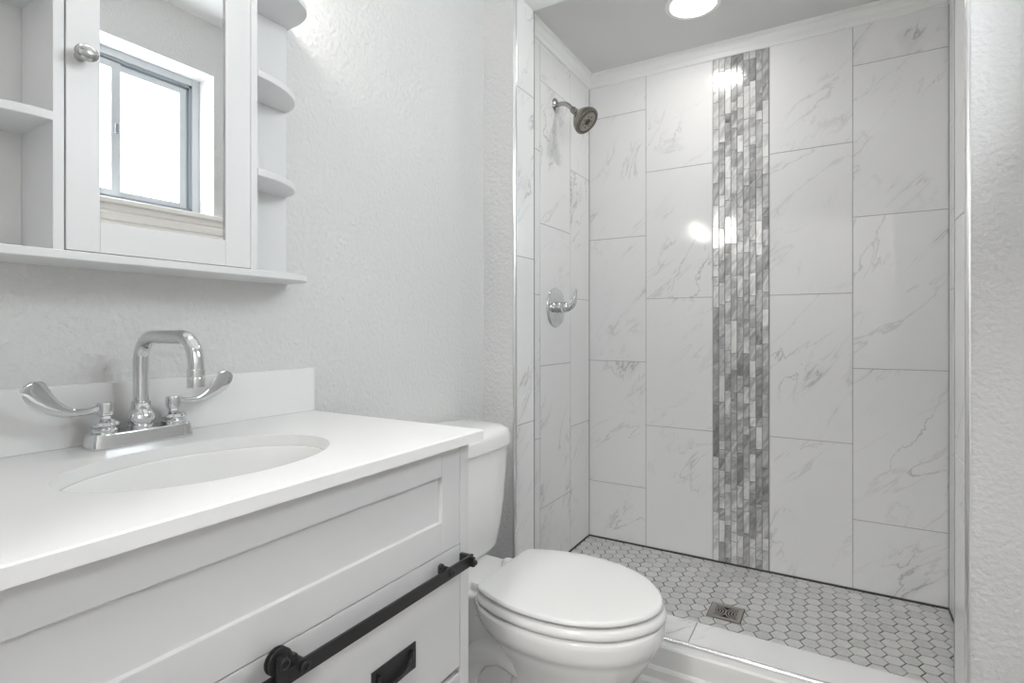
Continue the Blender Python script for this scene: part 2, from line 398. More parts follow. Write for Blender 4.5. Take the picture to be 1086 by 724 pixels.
while x < XSR+0.05:
    y = YP1 - 0.01 - (pit/2 if ci % 2 else 0)
    while y < YB+0.05:
        jx, jy = random.uniform(-0.0006, 0.0006), random.uniform(-0.0006, 0.0006)
        full = [(x+jx+R*math.cos(k*math.pi/3), y+jy+R*math.sin(k*math.pi/3)) for k in range(6)]
        full = clip_poly(full, XSL+0.003, XSR-0.003, YP1+0.001, YB-0.004)
        pieces = []
        if len(full) > 2:
            if DR[0]-0.04 < x < DR[1]+0.04 and DR[2]-0.04 < y < DR[3]+0.04:
                q = 0.003
                pieces = [clip_poly(full, -9, DR[0]-q, -9, 9), clip_poly(full, DR[1]+q, 9, -9, 9), clip_poly(full, DR[0]-q, DR[1]+q, -9, DR[2]-q), clip_poly(full, DR[0]-q, DR[1]+q, DR[3]+q, 9)]
            else: pieces = [full]
        tn = random.uniform(0.3, 0.75)
        for pl in pieces:
            if len(pl) < 3: continue
            cx = sum(p[0] for p in pl)/len(pl); cy = sum(p[1] for p in pl)/len(pl)
            A = [bm.verts.new((p[0], p[1], SF-0.003)) for p in pl]
            Bv = [bm.verts.new((p[0], p[1], SF-0.0006)) for p in pl]
            C = [bm.verts.new((cx+(p[0]-cx)*0.965, cy+(p[1]-cy)*0.965, SF)) for p in pl]
            f = bm.faces.new(C); f[tl] = tn
            for q in range(len(pl)):
                r = (q+1) % len(pl)
                f = bm.faces.new((A[q], A[r], Bv[r], Bv[q])); f[tl] = tn
                f = bm.faces.new((Bv[q], Bv[r], C[r], C[q])); f[tl] = tn
        y += pit
    x += dx; ci += 1
obj('hexagon_tiles', bm, M['hex'], fs, smooth=False)
# dark caulk line round the shower floor
bm = NB()
box(bm, XSL, XSR, YB-0.0035, YB+0.0050, SF-0.002, SF+0.0055)
box(bm, XSL-0.005, XSL+0.0030, YP1, YB-0.0035, SF-0.002, SF+0.0055)
box(bm, XSR-0.0030, XSR+0.005, YP1, YB-0.0035, SF-0.002, SF+0.0055)
obj('caulk_line', bm, M['dark_gap'], fs, smooth=False)

# crown moulding round the shower ceiling
def crown(n_out):     # (distance from wall, z)
    return [(0, 1.214), (0.006, 1.214), (0.008, 1.218), (0.008, 1.238), (0.011, 1.241), (0.013, 1.252), (0.019, 1.262), (0.027, 1.266), (0.028, SC), (0, SC)]
pr = crown(0); bm = NB()
XA, XB = XSL, XSR
def ring(d, z): return [(XA+d, YP1+0.009, z), (XA+d, YB-d, z), (XB-d, YB-d, z), (XB-d, YP1+0.009, z)]
rows = [[bm.verts.new(p) for p in ring(d, z)] for d, z in pr]
for a, b in zip(rows, rows[1:]+rows[:1]):
    for i in range(3): bm.faces.new((a[i], a[i+1], b[i+1], b[i]))
bm.faces.new([r[0] for r in rows]); bm.faces.new([r[3] for r in reversed(rows)])
struct('trim_1', bm, M['trim'])

# metal edge profiles on the jambs
def edge_profile(sx, x):
    bm = NB(); pts = []
    for k in range(7):
        a = math.pi/2*k/6; pts.append((x - sx*0.009 + sx*0.009*math.sin(a), YP0+0.007 - 0.009*math.cos(a)))
    pts += [(x, YP0+0.009), (x - sx*0.009, YP0+0.009)]
    prism(bm, pts, 'z', -0.9395 if sx < 0 else -0.94, 1.165); return bm
struct('trim_2', edge_profile(1, JL), M['alu'], smooth=True)
struct('trim_3', edge_profile(-1, JR), M['alu'], smooth=True)

# slim metal beads where the jambs turn into the shower
struct('trim_8', box(NB(), JL-0.010, JL+0.0006, YP1, YP1+0.0045, SF-0.002, 1.165), M['bead'])
struct('trim_9', box(NB(), JR-0.0006, JR+0.010, YP1, YP1+0.0045, SF-0.002, 1.165), M['bead'])

# curb: marble top, metal edge, white sill board, shoe
CT = -0.917
curb = struct('trim_4', box(NB(), JL, JR, 1.633, YP1-0.002, FL, CT-0.0075), M['grout'])
bm = NB(); uvl = bm.loops.layers.uv.new('UVMap')
for a, b in ((JL, -0.372), (-0.372, 0.238), (0.238, JR)):
    tile(bm, uvl, (a+0.001, 1.643, CT-0.0075), (1, 0, 0), (0, 1, 0), (0, 0, 1), b-a-0.002, YP1+0.006-1.643, 0.0075, (random.uniform(0, 30), random.uniform(0, 30), 1, 1))
for a, b in ((JL, -0.372), (-0.372, 0.238), (0.238, JR)):
    tile(bm, uvl, (b-0.001, YP1-0.001, ZT), (-1, 0, 0), (0, 0, 1), (0, 1, 0), b-a-0.002, CT-0.009-ZT, 0.0065, (random.uniform(0, 30), random.uniform(0, 30), 1, 1))
obj('marble_top', bm, M['marble'], curb, smooth=False)
bm = NB(); pts = [(1.643, CT-0.0005), (1.640, CT+0.0002)]
for k in range(7):
    a = math.pi/2*k/6; pts.append((1.6385-0.007*math.sin(a), CT-0.007+0.007*math.cos(a)))
pts += [(1.6315, CT-0.0100), (1.643, CT-0.0100)]
prism(bm, pts, 'x', JL, JR); obj('metal_edge', bm, M['alu'], curb, ang=25)
struct('trim_5', prism(NB(), [(1.633, CT-0.0105), (1.6085, CT-0.0115), (1.6045, CT-0.018), (1.6045, -0.99), (1.601, -0.993), (1.5965, -1.0), (1.5965, -1.024), (1.588, -1.036), (1.585, FL), (1.633, FL)], 'x', JL, JR), M['trim'])

# ------------------------------------------------------------------ window (seen in the mirror)
bm = NB(); fx0, fx1 = 0.532, 0.558; fw = 0.030
box(bm, fx0, fx1, WY0, WY0+fw, WZ0+0.004, WZ1, 0.002); box(bm, fx0, fx1, WY1-fw, WY1, WZ0, WZ1, 0.002)
box(bm, fx0, fx1, WY0+fw, WY1-fw, WZ0, WZ0+fw, 0.002); box(bm, fx0, fx1, WY0+fw, WY1-fw, WZ1-fw, WZ1, 0.002)
win = struct('window_1', bm, M['vinyl'])
bm = NB()
for k, xx in enumerate((0.536, 0.544)):
    box(bm, xx, xx+0.005, WY0+fw, WY1-fw, WZ1-fw-0.012-0.006*k, WZ1-fw, 0.0008)
    box(bm, xx, xx+0.005, WY1-fw-0.012-0.006*k, WY1-fw, WZ0+fw, WZ1-fw, 0.0008)
    box(bm, xx, xx+0.005, WY0+fw, WY1-fw, WZ0+fw, WZ0+fw+0.010, 0.0008)
obj('track', bm, M['winalu'], win)
ym = 1.075
def sash(name, x, y0, y1):
    bm = NB(); w = 0.034; z0, z1 = WZ0+fw+0.006, WZ1-fw-0.016
    box(bm, x, x+0.010, y0, y0+w, z0, z1, 0.002); box(bm, x, x+0.010, y1-w, y1, z0, z1, 0.002)
    box(bm, x, x+0.010, y0+w, y1-w, z0, z0+w*0.8, 0.002); box(bm, x, x+0.010, y0+w, y1-w, z1-w*0.8, z1, 0.002)
    s = obj(name, bm, M['vinyl'], win)
    obj('glass_pane', box(NB(), x+0.004, x+0.0055, y0+w-0.002, y1-w+0.002, z0+w*0.8-0.002, z1-w*0.8+0.002), M['glass'], s, smooth=False)
sash('sliding_sash', 0.538, WY0+fw+0.002, ym+0.017); sash('fixed_sash', 0.5485, ym-0.017, WY1-fw-0.014)
obj('sash_lock', box(NB(), 0.528, 0.5375, ym-0.006, ym+0.006, 0.78, 0.82, 0.002), M['winalu'], win)
struct('trim_6', prism(NB(), [(XR, WZ0-0.022), (XR-0.030, WZ0-0.022), (XR-0.034, WZ0-0.018), (XR-0.034, WZ0-0.004), (XR-0.030, WZ0), (XR, WZ0)], 'y', WY0-0.06, WY1+0.20), M['sill'])
struct('trim_7', prism(NB(), [(XR, WZ0-0.10), (XR-0.010, WZ0-0.10), (XR-0.013, WZ0-0.094), (XR-0.011, WZ0-0.084), (XR-0.016, WZ0-0.080), (XR-0.016, WZ0-0.056), (XR-0.012, WZ0-0.052), (XR-0.012, WZ0-0.048), (XR-0.018, WZ0-0.042), (XR-0.018, WZ0-0.022), (XR, WZ0-0.022)], 'y', WY0-0.06, WY1+0.20), M['sill'])

# ------------------------------------------------------------------ vanity cabinet
VY0, VY1, VX = 0.077, 0.850, -0.598      # cabinet ends and face
van = thing('vanity_cabinet', 'white shaker vanity cabinet with black sliding barn-door rail under the white countertop', 'cabinet', (-0.84, 0.4635, FL))
bm = NB(); xb = XW+0.001; xf = VX-0.019
box(bm, xb, VX, VY1-0.027, VY1, FL, -0.2115, 0.0015); box(bm, xb, VX, VY0, VY0+0.027, FL, -0.2115, 0.0015)
box(bm, xb, xb+0.012, VY0+0.027, VY1-0.027, -0.95, -0.2115)
box(bm, xb+0.012, xf-0.003, VY0+0.027, VY1-0.027, -0.96, -0.945)
box(bm, xf-0.018, xf-0.001, VY0+0.027, VY1-0.027, -0.2300, -0.2115)
box(bm, xf-0.018, VX, VY0+0.027, VY1-0.027, -0.98, -0.930, 0.001)
box(bm, xf-0.018, xf-0.001, VY0+0.027, VY1-0.027, -0.416, -0.380)
box(bm, xf-0.001, VX, VY0+0.027+0.0009, 0.4313, -0.440, -0.3975, 0.0012)
box(bm, xb+0.012, xf-0.020, 0.4175, 0.4315, -0.945, -0.40)
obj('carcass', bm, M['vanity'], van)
def shaker(y0, y1, z0, z1, st, rt, rb, x0=None, rec=0.008):
    """five-piece front: stiles, rails and a recessed panel"""
    x0 = xf if x0 is None else x0; bm = NB(); x1 = x0+0.019
    box(bm, x0, x1, y0, y0+st, z0, z1, 0.0012); box(bm, x0, x1, y1-st, y1, z0, z1, 0.0012)
    box(bm, x0, x1, y0+st, y1-st, z1-rt, z1, 0.0012); box(bm, x0, x1, y0+st, y1-st, z0, z0+rb, 0.0012)
    box(bm, x0+0.002, x1-rec, y0+st-0.001, y1-st+0.001, z0+rb-0.001, z1-rt+0.001)
    return bm
g = 0.0009
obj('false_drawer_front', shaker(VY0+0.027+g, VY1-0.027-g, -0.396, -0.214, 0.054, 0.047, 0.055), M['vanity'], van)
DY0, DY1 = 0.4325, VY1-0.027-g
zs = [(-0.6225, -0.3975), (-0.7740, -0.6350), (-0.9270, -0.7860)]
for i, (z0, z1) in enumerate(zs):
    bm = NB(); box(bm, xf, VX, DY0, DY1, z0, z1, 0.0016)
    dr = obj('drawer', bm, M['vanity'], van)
    bm = NB(); cz = (-0.515-0.557)/2 if i == 0 else (z0+z1)/2; y0, y1 = 0.5965, 0.6960; zz0, zz1 = cz-0.0215, cz+0.0215
    # recessed campaign pull: plate, dark well, swinging bail
    box(bm, VX, VX+0.0025, y0, y0+0.010, zz0, zz1, 0.0006); box(bm, VX, VX+0.0025, y1-0.010, y1, zz0, zz1, 0.0006)
    box(bm, VX, VX+0.0025, y0+0.010, y1-0.010, zz1-0.007, zz1, 0.0006); box(bm, VX, VX+0.0025, y0+0.010, y1-0.010, zz0, zz0+0.007, 0.0006)
    box(bm, VX, VX+0.0006, y0+0.008, y1-0.008, zz0+0.005, zz1-0.005)
    pl = [(VX+0.004, y0+0.013, zz1-0.010), (VX+0.005, y0+0.013, cz), (VX+0.0065, y0+0.022, cz-0.009), (VX+0.007, y0+0.036, cz-0.0125), (VX+0.007, (y0+y1)/2, cz-0.0135),
          (VX+0.007, y1-0.036, cz-0.0125), (VX+0.0065, y1-0.022, cz-0.009), (VX+0.005, y1-0.013, cz), (VX+0.004, y1-0.013, zz1-0.010)]
    sweep(bm, catmull(pl, 5), 0.0032, 0.0032, ref=(1, 0, 0), n=10)
    obj('recessed_pull', bm, M['black'], dr)
# barn-door rail on stand-offs
RX0, RX1, RZ0, RZ1 = -0.5785, -0.5735, -0.4335, -0.4135
bm = NB(); box(bm, RX0, RX1, VY0+0.021, 0.831, RZ0, RZ1, 0.0008)
rail = obj('barn_door_rail', bm, M['black'], van)
for y in (0.153, 0.4588, 0.7646):
    bm = NB(); zc = (RZ0+RZ1)/2
    lathe(bm, (VX, y, zc), (1, 0, 0), [(0.0085, 0.0), (0.0085, -VX+RX0)], 20)
    lathe(bm, (RX1, y, zc), (1, 0, 0), [(0.0078, 0), (0.0078, 0.0022), (0.0066, 0.0034), (0.0042, 0.0036), (0.0036, 0.0018), (0.0001, 0.0018)], 20)
    obj('standoff_bolt', bm, M['black'], rail)
for y in (0.822, VY0+0.030):                     # end stops
    bm = NB(); s = 1 if y > 0.5 else -1
    box(bm, RX1, RX1+0.0085, y-0.0035, y+0.0035, RZ0+0.001, RZ1-0.002, 0.001)
    lathe(bm, (RX1+0.0085, y, RZ0+0.009), (1, 0, 0), [(0.0045, 0), (0.0045, 0.003), (0.0035, 0.004)], 14)
    box(bm, VX, RX0, y-0.002, y+0.006, RZ0+0.004, RZ1+0.0, 0.001)
    obj('end_stop', bm, M['black'], rail)
# sliding barn door on its two hangers
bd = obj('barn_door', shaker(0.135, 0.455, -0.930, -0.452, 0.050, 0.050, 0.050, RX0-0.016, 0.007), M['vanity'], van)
for y in (0.178, 0.423):
    bm = NB()
    box(bm, RX1+0.002, RX1+0.006, y-0.009, y+0.009, -0.530, -0.3885, 0.003)
    for zb in (-0.475, -0.510): lathe(bm, (RX1+0.006, y, zb), (1, 0, 0), [(0.005, 0), (0.005, 0.002), (0.0035, 0.003)], 14)
    lathe(bm, (RX1+0.006, y, -0.3990), (1, 0, 0), [(0.0075, 0), (0.0075, 0.003), (0.005, 0.0045), (0.0045, 0.003), (0.0002, 0.003)], 16)
    obj('hanger_strap', bm, M['black'], bd)
    bm = NB(); lathe(bm, (RX0-0.003, y, -0.3990), (1, 0, 0), [(0.006, 0), (0.0165, 0.0004), (0.0165, 0.0028), (0.0142, 0.0034), (0.0142, 0.0076), (0.0165, 0.0082), (0.0165, 0.0096), (0.006, 0.0099)], 28)
    obj('roller_wheel', bm, M['black'], bd)
bm = NB(); lathe(bm, (RX0-0.008, 0.4475, -0.4085), (1, 0, 0), [(0.0050, 0.0), (0.0060, 0.001), (0.0060, 0.007), (0.0050, 0.008)], 18)
obj('anti_jump_peg', bm, M['black'], rail)
bm = NB(); lathe(bm, (RX0-0.010, 0.7495, -0.4105), (1, 0, 0), [(0.0050, 0.0), (0.0062, 0.001), (0.0062, 0.006), (0.0040, 0.007), (0.0040, 0.010)], 18)
obj('anti_jump_peg', bm, M['black'], rail)

# ------------------------------------------------------------------ countertop with backsplash
CX0, CX1, CY0, CY1, CZ0, CZ1 = XW+0.0005, -0.5785, 0.055, 0.872, -0.2105, -0.191
EX, EY, EA, EB = -0.802, 0.474, 0.134, 0.189
def rect_pts(n, inset):
    x0, x1, y0, y1 = CX0, CX1-inset, CY0+inset, CY1-inset; out = []
    for i in range(n):
        a = 2*math.pi*i/n; c, s = EA*math.cos(a), EB*math.sin(a); ts = []
        if abs(c) > 1e-9: ts.append(((x1 if c > 0 else x0)-EX)/c)
        if abs(s) > 1e-9: ts.append(((y1 if s > 0 else y0)-EY)/s)
        t = min(ts); out.append([EX+c*t, EY+s*t])
    for cx, cy in ((x0, y0), (x0, y1), (x1, y0), (x1, y1)):
        k = min(range(n), key=lambda i: (out[i][0]-cx)**2+(out[i][1]-cy)**2); out[k] = [cx, cy]
    return out
N = 96
def ell(d, z): return [(EX+(EA+d)*math.cos(2*math.pi*i/N), EY+(EB+d)*math.sin(2*math.pi*i/N), z) for i in range(N)]
rp = rect_pts(N, 0.0); ri = [(p[0]-(0.002 if abs(p[0]-CX1) < 1e-6 else 0), min(max(p[1], CY0+0.002), CY1-0.002)) for p in rp]
bm = NB()
loops = [[(p[0], p[1], CZ0) for p in rp], [(p[0], p[1], CZ1-0.002) for p in rp], [(p[0], p[1], CZ1) for p in ri],
         ell(0.0022, CZ1), ell(0.0007, CZ1-0.0006), ell(0, CZ1-0.0022), ell(0, CZ0)]
rings = [[bm.verts.new(p) for p in lp] for lp in loops]; rings.append(rings[0])
for a, b in zip(rings, rings[1:]):
    for i in range(N):
        j = (i+1) % N; bm.faces.new((a[i], a[j], b[j], b[i]))
ct = thing('countertop', 'white quartz vanity countertop with oval sink cutout', 'countertop', ((CX0+CX1)/2, (CY0+CY1)/2, CZ0))
obj('slab', bm, M['quartz'], ct, ang=25)
tag(obj('backsplash', box(NB(), CX0, XW+0.0205, CY0, CY1+0.006, CZ1, -0.0905, 0.0018), M['quartz']), 'low white quartz backsplash strip on the wall behind the faucet', 'backsplash')

# ------------------------------------------------------------------ sink
snk = thing('sink', 'white oval undermount ceramic sink set below the countertop', 'sink', (EX, EY, -0.365))
bm = NB(); prof = [(1.13, -0.2108), (0.985, -0.2108), (0.972, -0.2150), (0.955, -0.232), (0.925, -0.258), (0.875, -0.288), (0.79, -0.315), (0.66, -0.334), (0.48, -0.346), (0.28, -0.352), (0.14, -0.355),
         (0.14, -0.363), (0.50, -0.356), (0.72, -0.342), (0.86, -0.320), (0.94, -0.290), (0.99, -0.255), (1.02, -0.226), (1.13, -0.222)]
lps = [[(EX+EA*s*math.cos(2*math.pi*i/72), EY+(EB*s if s > 0.3 else EA*s+(EB-EA)*s*max(0, (s-0.14)/0.86))*math.sin(2*math.pi*i/72), z) for i in range(72)] for s, z in prof]
R_ = [[bm.verts.new(p) for p in lp] for lp in lps]; R_.append(R_[0])
for a, b in zip(R_, R_[1:]):
    for i in range(72):
        j = (i+1) % 72; bm.faces.new((a[i], a[j], b[j], b[i]))
obj('basin', bm, M['ceramic'], snk, ang=50)
bm = NB(); lathe(bm, (EX, EY, -0.364), (0, 0, 1), [(0.018, 0), (0.018, 0.008), (0.024, 0.0098), (0.0235, 0.0112), (0.018, 0.0116), (0.0165, 0.0100), (0.0155, 0.0125), (0.006, 0.0140), (0.0001, 0.0142)], 28)
obj('drain_plug', bm, M['chrome'], snk)

# ------------------------------------------------------------------ faucet
FX, FY, BZ = -1.018, 0.480, -0.166
fc = thing('faucet', 'chrome centerset faucet with square gooseneck spout and two wrist-blade handles', 'faucet', (FX, FY, CZ1))
def rrect(cx, cy, hx, hy, z, p=6.0, n=48):
    out = []
    for i in range(n):
        a = 2*math.pi*i/n; c, s = math.cos(a), math.sin(a)
        out.append((cx+hx*math.copysign(abs(c)**(2/p), c), cy+hy*math.copysign(abs(s)**(2/p), s), z))
    return out
bm = NB(); loft(bm, [rrect(FX, FY, 0.0260, 0.0790, CZ1), rrect(FX, FY, 0.0260, 0.0790, CZ1+0.004), rrect(FX, FY, 0.0235, 0.0765, BZ-0.003), rrect(FX, FY, 0.0222, 0.0752, BZ-0.0008), rrect(FX, FY, 0.0200, 0.0730, BZ)])
obj('base_plate', bm, M['chrome'], fc, ang=40)
bm = NB(); zt = -0.0130
path = [(FX, FY, BZ+0.030), (FX, FY, -0.095), (FX, FY, -0.060)]
r = 0.040; tipx = -0.852
for k in range(1, 9):
    a = math.pi/2*k/8; path.append((FX+r-r*math.cos(a), FY, zt-r+r*math.sin(a)))
path.append(((FX+tipx)/2, FY, zt))
for k in range(0, 9):
    a = math.pi/2*k/8; path.append((tipx-r+r*math.sin(a), FY, zt-r+r*math.cos(a)))
path.append((tipx, FY, -0.055)); path.append((tipx, FY, -0.068))
path = [(x, FY + 0.0*(x-FX), z) for x, y, z in path]
sweep(bm, path, 0.0115, ref=(0, 1, 0), n=24)
sp = obj('spout', bm, M['chrome'], fc, ang=50)
bm = NB(); lathe(bm, (FX, FY, BZ), (0, 0, 1), [(0.0190, 0), (0.0190, 0.004), (0.0170, 0.0055), (0.0205, 0.011), (0.0215, 0.017), (0.0195, 0.024), (0.0150, 0.029), (0.0135, 0.031), (0.0142, 0.033), (0.0142, 0.043), (0.0125, 0.045), (0.0116, 0.045)], 32)
obj('spout_nut', bm, M['chrome'], sp)
bm = NB(); lathe(bm, (tipx, FY, -0.062), (0, 0, -1), [(0.0116, 0), (0.0128, 0.001), (0.0130, 0.010), (0.0118, 0.0115), (0.0118, 0.013), (0.0128, 0.0145), (0.0128, 0.027), (0.0120, 0.0285), (0.0100, 0.0285), (0.0098, 0.0260), (0.0002, 0.0260)], 28)
obj('aerator', bm, M['chrome'], sp)
def handle(y, s, tip, wid):
    bm = NB()
    lathe(bm, (FX, y, BZ), (0, 0, 1), [(0.0190, 0), (0.0195, 0.004), (0.0175, 0.0065), (0.0200, 0.0095), (0.0215, 0.0120), (0.0190, 0.0165), (0.0110, 0.0195), (0.0085, 0.0215), (0.0085, 0.0260), (0.0105, 0.0275), (0.0105, 0.0300), (0.0120, 0.0310), (0.0120, 0.0450), (0.0108, 0.0470), (0.0060, 0.0475), (0.0001, 0.0475)], 28)
    h = obj('handle', bm, M['chrome'], fc, ang=40)
    z0 = BZ+0.039; tx, ty, tz = tip; dy = ty-y
    pts = [(FX, y+s*0.008, z0), (FX+(tx-FX)*0.25, y+dy*0.30, z0-0.003), (FX+(tx-FX)*0.5, y+dy*0.56, z0+0.001), (FX+(tx-FX)*0.75, y+dy*0.80, z0+(tz-z0)*0.32), (FX+(tx-FX)*0.92, y+dy*0.95, z0+(tz-z0)*0.66), (tx, ty, tz)]
    P = catmull(pts, 6); n = len(P); ru = []; rv = []
    for i in range(n):
        t = i/(n-1)
        w = 0.0055 + (wid-0.0055)*min(1, max(0, (t-0.25)/0.45))**1.3
        if t > 0.86: w *= math.sqrt(max(0.02, 1-((t-0.86)/0.14)**2*0.98))
        ru.append(w); rv.append(0.0050 - 0.0022*min(1, t*1.6))
    bm = NB(); sweep(bm, P, ru, rv, ref=(1, 0, 0), n=18)
    obj('wrist_blade', bm, M['chrome'], h, ang=60)
handle(FY-0.053, -1, (-0.996, 0.326, -0.076), 0.0180)
handle(FY+0.053, 1, (-1.016, 0.630, -0.080), 0.0165)

# ------------------------------------------------------------------ medicine cabinet
mc = thing('mirror_cabinet', 'white wall cabinet with mirrored door and rounded open shelves above the vanity', 'cabinet', (XW, 0.50, 0.1017))
KX = -0.965; PL = (0.3395, 0.3530); PR = (0.6480, 0.6620); KZ0, KZ1 = 0.1146, 0.684
bm = NB(); box(bm, XW+0.0004, KX, PL[0], PL[1], KZ0, KZ1, 0.0008); box(bm, XW+0.0004, KX, PR[0], PR[1], KZ0, KZ1, 0.0008)
box(bm, XW+0.0004, XW+0.008, 0.200, PL[0], KZ0, KZ1, 0.0008); box(bm, XW+0.0004, XW+0.008, PR[1], 0.8095, KZ0, KZ1, 0.0008); box(bm, XW+0.0004, XW+0.006, PL[1], PR[0], KZ0, KZ1)
obj('body', bm, M['cab'], mc)
def board(z0, z1, xf_, yl, yr, ext, p, name):
    """long board with rounded ends"""
    pts = []; xb_ = XW+0.0004
    for k in range(13):
        a = math.pi/2*k/12; c, s = math.cos(a), math.sin(a)
        pts.append((xb_+(xf_-xb_)*c**(2/p) if k < 12 else xb_, yr-ext+ext*s**(2/p)))
    for k in range(12, -1, -1):
        a = math.pi/2*k/12; c, s = math.cos(a), math.sin(a)
        pts.append((xb_+(xf_-xb_)*c**(2/p) if k < 12 else xb_, yl+ext-ext*s**(2/p)))
    bm = NB(); e = 0.0012; cxm = (xb_+xf_)/2; cym = (yl+yr)/2
    def sc(d): return [(x-(d if x > xb_+1e-4 else 0), y-math.copysign(d, y-cym)) for x, y in pts]
    loft(bm, [[(x, y, z) for x, y in sc(dd)] for dd, z in ((e, z0), (0, z0+e), (0, z1-e), (e, z1))])
    return obj(name, bm, M['cab'], mc, ang=40)
board(0.1017, 0.1146, -0.957, 0.188, 0.818, 0.150, 3.2, 'bottom_board')
board(0.684, 0.697, -0.957, 0.188, 0.818, 0.150, 3.2, 'top_board')
def quarter(ys, s, z0, z1, p=2.0):
    pts = []; xb_ = XW+0.008; dxx = KX+0.001-xb_; dyy = 0.1475
    for k in range(21):
        a = math.pi/2*k/20; pts.append((xb_+dxx*max(0, math.cos(a))**(2/p), ys+s*dyy*math.sin(a)**(2/p)))
    pts.append((xb_, ys)); e = 0.001
    def sc(d): return [(x-(d if i < 21 else 0)*math.cos(math.pi/2*min(i, 20)/20), y-s*(d if i < 21 else 0)*math.sin(math.pi/2*min(i, 20)/20)) for i, (x, y) in enumerate(pts)]
    bm = NB(); loft(bm, [[(x, y, z) for x, y in sc(dd)] for dd, z in ((e, z0), (0, z0+e), (0, z1-e), (e, z1))])
    obj('corner_shelf', bm, M['cab'], mc, ang=40)
for z0 in (0.2993, 0.4917):
    quarter(PR[1], 1, z0, z0+0.013); quarter(PL[0], -1, z0, z0+0.013)
bm = NB(); dy0, dy1, dz0, dz1 = 0.3546, 0.6464, 0.1164, 0.6822; DX0, DX1 = -0.982, -0.9635; my0, my1, mz0, mz1 = 0.3975, 0.5965, 0.1640, 0.634
box(bm, DX0, DX1, dy0, my0, dz0, dz1, 0.0010); box(bm, DX0, DX1, my1, dy1, dz0, dz1, 0.0010)
box(bm, DX0, DX1, my0, my1, dz0, mz0, 0.0010); box(bm, DX0, DX1, my0, my1, mz1, dz1, 0.0010)
dr = obj('door', bm, M['cab'], mc)
obj('mirror', box(NB(), DX0+0.006, DX1-0.0045, my0-0.0005, my1+0.0005, mz0-0.0005, mz1+0.0005), M['mirror'], dr, smooth=False)
bm = NB(); d, u, w = basis((1, 0, 0)); o0 = Vector((DX1, 0.3710, 0.403)); lps = []
for rr, h in [(0.0075, 0), (0.0065, 0.002), (0.0055, 0.008), (0.0060, 0.0125), (0.0100, 0.0165), (0.0125, 0.0205), (0.0130, 0.0240), (0.0118, 0.0275), (0.0085, 0.0300), (0.0040, 0.0312), (0.0003, 0.0315)]:
    ex = 1.18 if h > 0.01 else 1.0
    lps.append([o0+d*h+Vector((0, math.cos(2*math.pi*i/28)*rr*ex, math.sin(2*math.pi*i/28)*rr*0.92)) for i in range(28)])
loft(bm, lps); obj('knob', bm, M['knob'], dr, ang=50)

# ------------------------------------------------------------------ vanity light above the cabinet (its glow is on the wall and in the tiles)
vl = thing('vanity_light', 'lit frosted wall light bar above the mirror cabinet', 'light', (XW, 0.50, 0.78))
bm = NB(); box(bm, XW+0.0004, XW+0.030, 0.24, 0.76, 0.815, 0.865, 0.006); obj('back_plate', bm, M['chrome'], vl)
for y in (0.30, 0.48, 0.66):
    bm = NB(); sweep(bm, [(XW+0.030, y, 0.84), (XW+0.115, y, 0.84), (XW+0.115, y, 0.86)], 0.007, ref=(0, 1, 0), n=12)
    arm = obj('arm', bm, M['chrome'], vl)
    bm = NB(); lathe(bm, (XW+0.115, y, 0.85), (0, 0, -1), [(0.020, 0), (0.030, 0.015), (0.040, 0.045), (0.044, 0.085), (0.040, 0.088), (0.0005, 0.088)], 20)
    obj('glass_shade', bm, M['shade'], arm)

# ------------------------------------------------------------------ toilet
TY = 1.245
to = thing('toilet', 'white two-piece toilet with closed lid beside the vanity and shower', 'toilet', (-0.70, TY, FL))
def Z(a): return a-ZC           # height above the floor -> relative z
LID = [(-0.765, 0.000), (-0.7655, 0.070), (-0.764, 0.112), (-0.757, 0.131), (-0.735, 0.145), (-0.69, 0.162), (-0.63, 0.1755), (-0.565, 0.1775), (-0.50, 0.168), (-0.44, 0.144), (-0.395, 0.110), (-0.362, 0.068), (-0.345, 0.030), (-0.3405, 0.0)]
prof = catmull([(x, y, 0) for x, y in LID], 5)
OUT = [(p.x, p.y) for p in prof] + [(p.x, -p.y) for p in reversed(prof[1:-1])]
OC = (-0.56, 0.0)
def lidloop(d, z, out=OUT, dx=0.0):
    lp = []
    n = len(out)
    for i in range(n):
        a = Vector(out[i-1]); b = Vector(out[(i+1) % n]); t = (b-a).normalized(); nrm = Vector((t.y, -t.x))
        c = Vector(out[i]); 
        if nrm.dot(c-Vector(OC)) < 0: nrm = -nrm
        c = c + nrm*d; lp.append((c.x+dx, TY+c.y, z))
    return lp
def sc_loop(k, z): return [(OC[0]+(x-OC[0])*k, TY+y*k, z) for x, y in OUT]
bm = NB(); zb, zt2 = Z(0.4185), Z(0.4310)
loft(bm, [sc_loop(0.70, Z(0.4128)), sc_loop(0.80, Z(0.4128)), sc_loop(0.80, zb), lidloop(-0.002, zb), lidloop(0.0, zb+0.003), lidloop(0.0, zt2-0.006), lidloop(-0.002, zt2-0.002), lidloop(-0.006, zt2), sc_loop(0.82, zt2+0.0015), sc_loop(0.45, zt2+0.0025)])
obj('lid', bm, M['plastic'], to, ang=60)
bm = NB(); zb2, zt3 = Z(0.3895), Z(0.4125); DXS = 0.003
SE = 0.004
loft(bm, [lidloop(-0.012, zb2, dx=DXS), lidloop(SE-0.003, zb2+0.001, dx=DXS), lidloop(SE+0.001, zb2+0.005, dx=DXS), lidloop(SE+0.001, zb2+0.012, dx=DXS), lidloop(SE-0.002, zt3-0.004, dx=DXS), lidloop(SE-0.007, zt3-0.001, dx=DXS), lidloop(-0.02, zt3, dx=DXS)])
obj('seat', bm, M['plastic'], to, ang=60)
